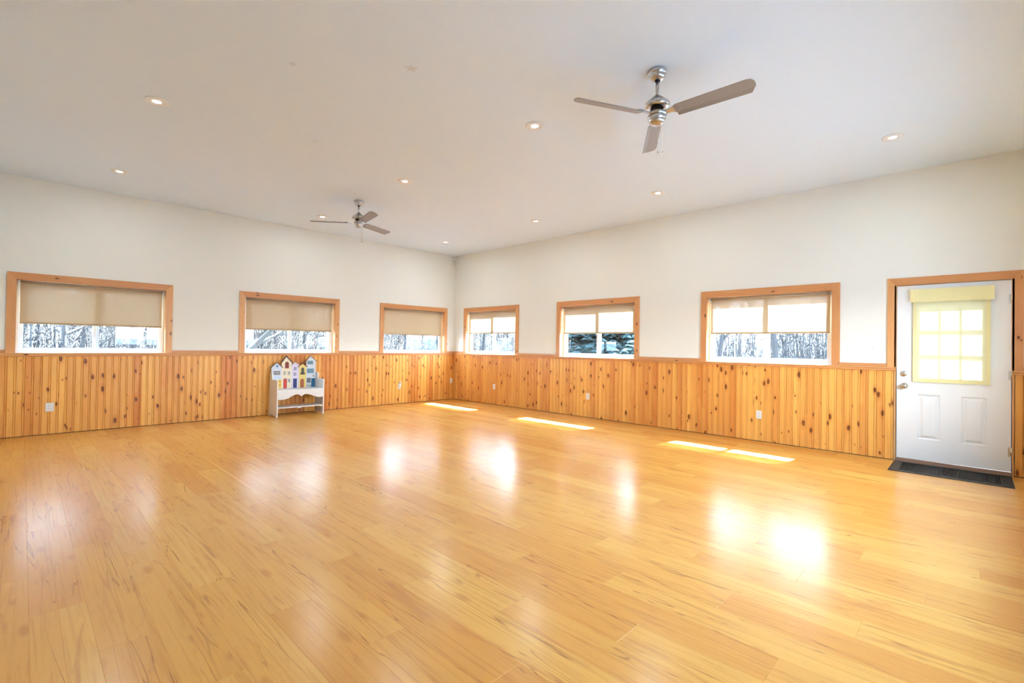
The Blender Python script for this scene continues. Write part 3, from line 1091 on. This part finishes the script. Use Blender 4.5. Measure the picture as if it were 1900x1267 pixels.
def house(x0, x1, ze, xp, zp, col, roofcol, base=0.458):
    h = lb(MB().prism([(x0, base), (x1, base), (x1, ze), (xp, zp), (x0, ze)], HY, HY + 0.016, 'y')).build('house_front', col, be)
    for (xa, sgn) in ((x0, -1), (x1, 1)):
        dx, dz = xp - xa, zp - ze
        L = math.hypot(dx, dz)
        ex, ez = xa - dx / L * 0.016, ze - dz / L * 0.016
        nx, nz = -sgn * -abs(dz) / L * 1, abs(dx) / L
        nx = sgn * abs(dz) / L
        t = 0.014
        poly = [(ex, ez), (xp, zp), (xp + nx * t * 0, zp + t / max(0.3, nz)), (ex + nx * t, ez + nz * t)]
        lb(MB().prism(poly, HY - 0.010, HY + 0.018, 'y')).build('roof', roofcol, h)
    return h


def rect(h, x0, x1, z0, z1, col, bars=None, bc=None, name='window', nx=1, nz=1, arch=0.0, d=0.004):
    if arch > 0:
        cx, r = (x0 + x1) / 2, (x1 - x0) / 2
        p = [(x0, z0), (x1, z0)] + [(cx + r * math.cos(math.pi * k / 8), z1 - arch + arch * math.sin(math.pi * k / 8)) for k in range(9)]
    else:
        p = [(x0, z0), (x1, z0), (x1, z1), (x0, z1)]
    lb(MB().prism(p, HY - d, HY + 0.002, 'y')).build(name, col, h)
    if bars:
        mb = MB()
        t = 0.0022
        for k in range(nx + 1):
            u = x0 + (x1 - x0) * k / nx
            mb.box(u - t, u + t, HY - d - 0.002, HY, z0, z1 - arch)
        for k in range(nz + 1):
            v = z0 + (z1 - arch - z0) * k / nz
            mb.box(x0, x1, HY - d - 0.002, HY, v - t, v + t)
        lb(mb).build('glazing_bars', bars, h)


paint('hs_blue', 206, 218, 236); paint('hs_cream', 236, 222, 196); paint('hs_lilac', 222, 212, 232); paint('hs_yellow', 234, 208, 124)
paint('hs_white', 218, 226, 236); paint('rf_brown', 84, 62, 52); paint('rf_tan', 146, 112, 96); paint('rf_red', 110, 44, 34)
paint('rf_pale', 214, 204, 206); paint('rf_pink', 160, 124, 112); paint('c_red', 202, 58, 52); paint('c_dred', 148, 42, 34); paint('c_navy', 36, 46, 104)
paint('c_orange', 176, 92, 50); paint('c_teal', 40, 104, 150); paint('c_slate', 66, 76, 104); paint('c_olive', 96, 96, 74); paint('c_purple', 128, 106, 168)
paint('c_lblue', 112, 164, 186); paint('c_black', 44, 40, 38); paint('c_sun', 240, 196, 84); paint('c_grey', 176, 182, 184)
h = house(3.044, 3.216, 0.838, 3.130, 0.914, 'hs_blue', 'rf_tan')
lb(MB().lathe([(0.016, 0), (0.016, 0.004), (0.0, 0.005)], 16)).build('round_window', 'c_teal', h)
_o = h.children[-1]
for v in _o.data.vertices:
    a, b, c = v.co.x + BX, v.co.y + BY, v.co.z
    v.co = (3.136 + a - BX, HY - c - BY, 0.857 + b)
rect(h, 3.079, 3.190, 0.704, 0.778, 'c_slate', 'white', nx=6, nz=2)
rect(h, 3.075, 3.112, 0.606, 0.622, 'c_slate', name='awning')
rect(h, 3.148, 3.214, 0.464, 0.620, 'c_sun', name='shop_front')
rect(h, 3.166, 3.200, 0.585, 0.593, 'c_black', name='shop_sign', d=0.006)
rect(h, 3.166, 3.200, 0.518, 0.526, 'c_black', name='shop_sign', d=0.006)
h = house(3.216, 3.388, 0.920, 3.290, 1.022, 'hs_cream', 'rf_brown')
rect(h, 3.273, 3.332, 0.820, 0.936, 'c_dred', 'rf_brown', nx=2, nz=2, arch=0.028)
rect(h, 3.246, 3.282, 0.700, 0.766, 'c_olive', 'white', nx=2, nz=3)
rect(h, 3.323, 3.358, 0.698, 0.764, 'c_olive', 'white', nx=2, nz=3)
rect(h, 3.247, 3.306, 0.460, 0.650, 'c_red', name='door', arch=0.026)
rect(h, 3.258, 3.295, 0.626, 0.650, 'c_grey', name='fanlight', arch=0.014, d=0.006)
rect(h, 3.328, 3.362, 0.566, 0.628, 'c_olive', 'white', nx=2, nz=2)
h = house(3.388, 3.515, 0.862, 3.446, 0.910, 'hs_lilac', 'rf_pale')
rect(h, 3.421, 3.470, 0.776, 0.838, 'c_purple', 'white', nx=2, nz=2)
rect(h, 3.421, 3.467, 0.678, 0.741, 'c_purple', 'white', nx=2, nz=2)
rect(h, 3.416, 3.480, 0.462, 0.630, 'c_navy', name='door')
h = house(3.515, 3.648, 0.842, 3.576, 0.900, 'hs_yellow', 'rf_red')
rect(h, 3.560, 3.602, 0.735, 0.828, 'c_olive', 'c_black', nx=2, nz=3, arch=0.02)
rect(h, 3.547, 3.614, 0.702, 0.732, 'c_olive', 'c_black', name='balcony', nx=6, nz=1, d=0.014)
rect(h, 3.543, 3.608, 0.462, 0.622, 'c_orange', name='door', arch=0.03)
h = house(3.648, 3.820, 0.944, 3.722, 1.028, 'hs_white', 'rf_pink')
rect(h, 3.670, 3.766, 0.884, 0.945, 'c_lblue', 'c_slate', nx=3, nz=2)
rect(h, 3.665, 3.780, 0.722, 0.802, 'c_lblue', 'c_slate', nx=4, nz=2)
rect(h, 3.658, 3.730, 0.546, 0.632, 'c_slate', 'c_grey', nx=4, nz=3)
rect(h, 3.744, 3.810, 0.466, 0.624, 'c_teal', name='door')
rect(h, 3.768, 3.780, 0.660, 0.680, 'c_black', name='lantern', d=0.012)
rect(h, 3.656, 3.734, 0.470, 0.510, 'c_grey', name='planter', d=0.008)

# ------------------------------------------------------------------ outside
GZ = -0.45
gr = MB()
N = 40
vs, fs = [], []
for j in range(N + 1):
    for i in range(N + 1):
        X_ = -60 + 160 * i / N
        Y_ = -60 + 160 * j / N
        dist = max(0.0, math.hypot(X_ - 3, Y_ - 4) - 22)
        z = GZ + dist * 0.045 + 0.25 * mnoise.noise(Vector((X_ * 0.07, Y_ * 0.07, 0))) * (dist > 0)
        vs.append((X_, Y_, z))
for j in range(N):
    for i in range(N):
        a = j * (N + 1) + i
        fs.append((a, a + 1, a + N + 2, a + N + 1))
gr.add(vs, fs, True)
go = gr.build('ground', 'grass', fix=False)
struct(go, 'pale dormant ground rising gently outside the windows')


def ground_z(x, y):
    return GZ + max(0.0, math.hypot(x - 3, y - 4) - 22) * 0.045


def bare_tree(seed, height, trunk_r, first=0.18, lean=(0, 0), depth=4, spread=0.75, seg=5):
    rnd = random.Random(seed)
    mb = MB()

    def grow(p, d, L, r, lv):
        n = 4 if lv < 2 else 3
        pts, rad = [p.copy()], [r]
        q, dd = p.copy(), d.copy()
        for k in range(n):
            dd = (dd + Vector((rnd.gauss(0, .16), rnd.gauss(0, .16), rnd.gauss(0.05, .10))) * (0.5 + 0.35 * lv)).normalized()
            q = q + dd * (L / n)
            pts.append(q.copy())
            rad.append(max(0.006, r * (1 - 0.72 * (k + 1) / n)))
        mb.tube(pts, rad, max(3, seg - lv), True, False)
        if lv >= depth:
            return
        kids = (7, 5, 4, 3, 3)[lv] if lv < 5 else 2
        for c in range(kids):
            t = first + (1 - first) * (c + rnd.random() * 0.8) / kids if lv == 0 else 0.25 + 0.75 * (c + rnd.random()) / kids
            f = min(0.999, t) * n
            i = int(f)
            bp = pts[i].lerp(pts[i + 1], f - i)
            br = rad[i] * 0.62
            ax = Vector((rnd.gauss(0, 1), rnd.gauss(0, 1), 0.35 + 0.2 * rnd.random())).normalized()
            nd = (dd * (1 - spread) + ax * spread).normalized()
            grow(bp, nd, L * rnd.uniform(0.5, 0.72), max(0.009, br), lv + 1)
    grow(Vector((0, 0, 0)), Vector((lean[0], lean[1], 1)).normalized(), height, trunk_r, 0)
    return mb


TM = [bare_tree(11, 4.4, 0.075, 0.06, (0.1, 0), 5, 0.80).mesh('bare_tree', 'bark', fix=False),
      bare_tree(23, 3.8, 0.060, 0.04, (-0.15, 0.1), 5, 0.85).mesh('bare_tree', 'bark', fix=False),
      bare_tree(37, 5.0, 0.105, 0.33, (0.05, 0.1), 5, 0.66).mesh('bare_tree', 'bark', fix=False),
      bare_tree(41, 4.4, 0.105, 0.10, (0.95, -0.15), 5, 0.80).mesh('bare_tree', 'bark2', fix=False)]


def tree(k, x, y, rz, sc, label):
    o = link('bare_tree', TM[k])
    o.location = (x, y, ground_z(x, y) - 0.02)
    o.rotation_euler = (0, 0, rz)
    o.scale = (sc, sc, sc)
    return tag(o, label, 'tree', 'bare trees outside the windows')


tree(0, 0.7, 15.2, 0.3, 1.0, 'thin bare tree in the left pane of the far left window')
tree(2, 1.95, 14.2, 2.0, 1.0, 'dark gnarled bare tree in the right pane of the far left window')
tree(1, 1.2, 18.5, 1.1, 1.2, 'bare tree farther back behind the far left window')
tree(3, 2.5, 13.0, 0.0, 1.0, 'pale leaning bare tree in the window above the house bench')
tree(1, 6.0, 14.5, 4.0, 1.1, 'bare tree in the right pane of the window above the house bench')
tree(0, 5.2, 19.5, 2.2, 1.2, 'far bare tree behind the window above the house bench')
tree(1, 9.0, 13.8, 0.7, 1.15, 'bare shrubby tree in the left pane of the back window beside the corner')
tree(0, 11.2, 15.4, 3.3, 1.2, 'bare tree in the right pane of the back window beside the corner')
tree(0, 15.0, 16.4, 1.9, 1.3, 'bare tree seen through the right window beside the corner')
tree(1, 18.5, 18.3, 5.0, 1.4, 'second bare tree seen through the right window beside the corner')
tree(2, 22.5, 6.0, 0.0, 1.5, 'thick bare tree in the right pane of the window nearest the door')
tree(2, 21.0, 7.9, 2.6, 1.2, 'slender bare tree in the left pane of the window nearest the door')
tree(1, 26.0, 4.9, 1.0, 1.5, 'far bare tree at the edge of the window nearest the door')

# white post seen through the window above the bench
po = thing('white_post', 'white post standing outside the window above the house bench', 'post', (5.62, 12.2, GZ))
MB().box(-0.05, 0.05, -0.05, 0.05, 0, 2.6, 0.006).build('shaft', 'vinyl', po)
MB().box(-0.065, 0.065, -0.065, 0.065, 2.6, 2.64, 0.006).build('cap', 'vinyl', po)

# spruce: drooping boughs of needle sprays
sp = thing('spruce', 'dark blue-green spruce outside the middle right window', 'tree', (14.2, 9.6, GZ))
MB().tube([(0, 0, 0), (0, 0, 3.2), (0, 0, 6.6)], [0.13, 0.08, 0.02], 8).build('trunk', 'bark', sp)
rnd = random.Random(5)
nb = MB()
z = 0.25
while z < 6.4:
    R_ = 2.5 * (1 - z / 6.8) + 0.15
    nbr = max(9, int(32 * (1 - z / 9)))
    for k in range(nbr):
        a = 2 * math.pi * (k + rnd.random() * 0.7) / nbr
        L = R_ * rnd.uniform(0.8, 1.08)
        dz0 = rnd.uniform(-0.07, 0.07)
        ca, sa = math.cos(a), math.sin(a)
        m_ = 10
        for i in range(1, m_ + 1):
            t = i / m_
            px, py = ca * L * t, sa * L * t
            pz = z + dz0 - 0.30 * t * L * 0.5 + 0.16 * t * t * L
            for sgn in (-1, 1, 0):
                ll = (0.50 * (1 - t * 0.55)) * rnd.uniform(0.7, 1.2)
                aa = a + sgn * rnd.uniform(0.7, 1.1) + (rnd.uniform(-.3, .3) if sgn == 0 else 0)
                dx, dy = math.cos(aa), math.sin(aa)
                ex, ey, ez = px + dx * ll, py + dy * ll, pz - rnd.uniform(0.02, 0.14)
                w_ = 0.10
                wx, wy = -dy * w_, dx * w_
                nb.add([(px, py, pz + 0.015), (px + dx * ll * .45 + wx, py + dy * ll * .45 + wy, (pz + ez) / 2 - 0.02),
                        (ex, ey, ez), (px + dx * ll * .45 - wx, py + dy * ll * .45 - wy, (pz + ez) / 2 - 0.02),
                        (px + dx * ll * .45, py + dy * ll * .45, (pz + ez) / 2 + 0.04)],
                       [(0, 1, 4), (1, 2, 4), (2, 3, 4), (3, 0, 4), (0, 3, 2, 1)])
    z += 0.15 * (1 - z / 12)
no = nb.build('needles', 'needle', sp, fix=False)
core = MB()
prof = 26
cv, cf = [], []
for k in range(prof + 1):
    zz = 0.15 + 6.2 * k / prof
    for i in range(36):
        aa = 2 * math.pi * i / 36
        rr0 = (2.5 * (1 - zz / 6.8) + 0.1) * 0.80 * (1 + 0.16 * math.sin(k * 2.1) + 0.22 * mnoise.noise(Vector((math.cos(aa) * 3, math.sin(aa) * 3, zz * 4))))
        cv.append((rr0 * math.cos(aa), rr0 * math.sin(aa), zz - 0.12 * (i % 2)))
for k in range(prof):
    for i in range(36):
        i2 = (i + 1) % 36
        cf.append((k * 36 + i, k * 36 + i2, k * 36 + 36 + i2, k * 36 + 36 + i))
core.add(cv, cf).build('inner_foliage', 'needle', sp, fix=False)
no['kind'] = 'stuff'

# hazy woodland edge: uncountable thin stems and twigs
rnd = random.Random(9)
tl = MB()
for i in range(6000):
    north = i >= 3400
    if not north:
        # woodland east of the house
        x = rnd.uniform(23, 48)
        y = x * rnd.uniform(0.05, 1.45)
        hh = rnd.uniform(1.2, 4.2) * (1.0 if rnd.random() < 0.8 else 1.9)
    else:
        # taller wood to the north
        y = rnd.uniform(21, 38)
        x = y * rnd.uniform(-0.12, 1.0)
        hh = rnd.uniform(1.5, 5.0) if rnd.random() < 0.86 else rnd.uniform(6.0, 12.0)
    g = ground_z(x, y)
    r = rnd.uniform(0.012, 0.045) * (1.5 if hh > 5.5 else 1.0)
    lx, ly = rnd.gauss(0, 0.35), rnd.gauss(0, 0.35)
    mid = (x + lx * .5, y + ly * .5, g + hh * .5)
    top = (x + lx, y + ly, g + hh)
    tl.tube([(x, y, g - 0.1), mid, top], [r, r * .7, 0.006], 3, True, False)
    for k in range(6 if hh < 5.5 else 11):
        t = rnd.uniform(0.08, 0.95)
        p = (x + lx * t, y + ly * t, g + hh * t)
        a = rnd.uniform(0, 6.28)
        l = rnd.uniform(0.3, 1.1) * (1.0 if hh < 5.5 else 1.6)
        tl.tube([p, (p[0] + math.cos(a) * l, p[1] + math.sin(a) * l, p[2] + rnd.uniform(0.1, 0.9) * l)], [r * .45, 0.006], 3, True, False)
to = tl.build('treeline', 'haze', fix=False)
to['kind'] = 'stuff'
to['label'] = 'hazy leafless woodland edge far outside the windows'
to['category'] = 'woodland'
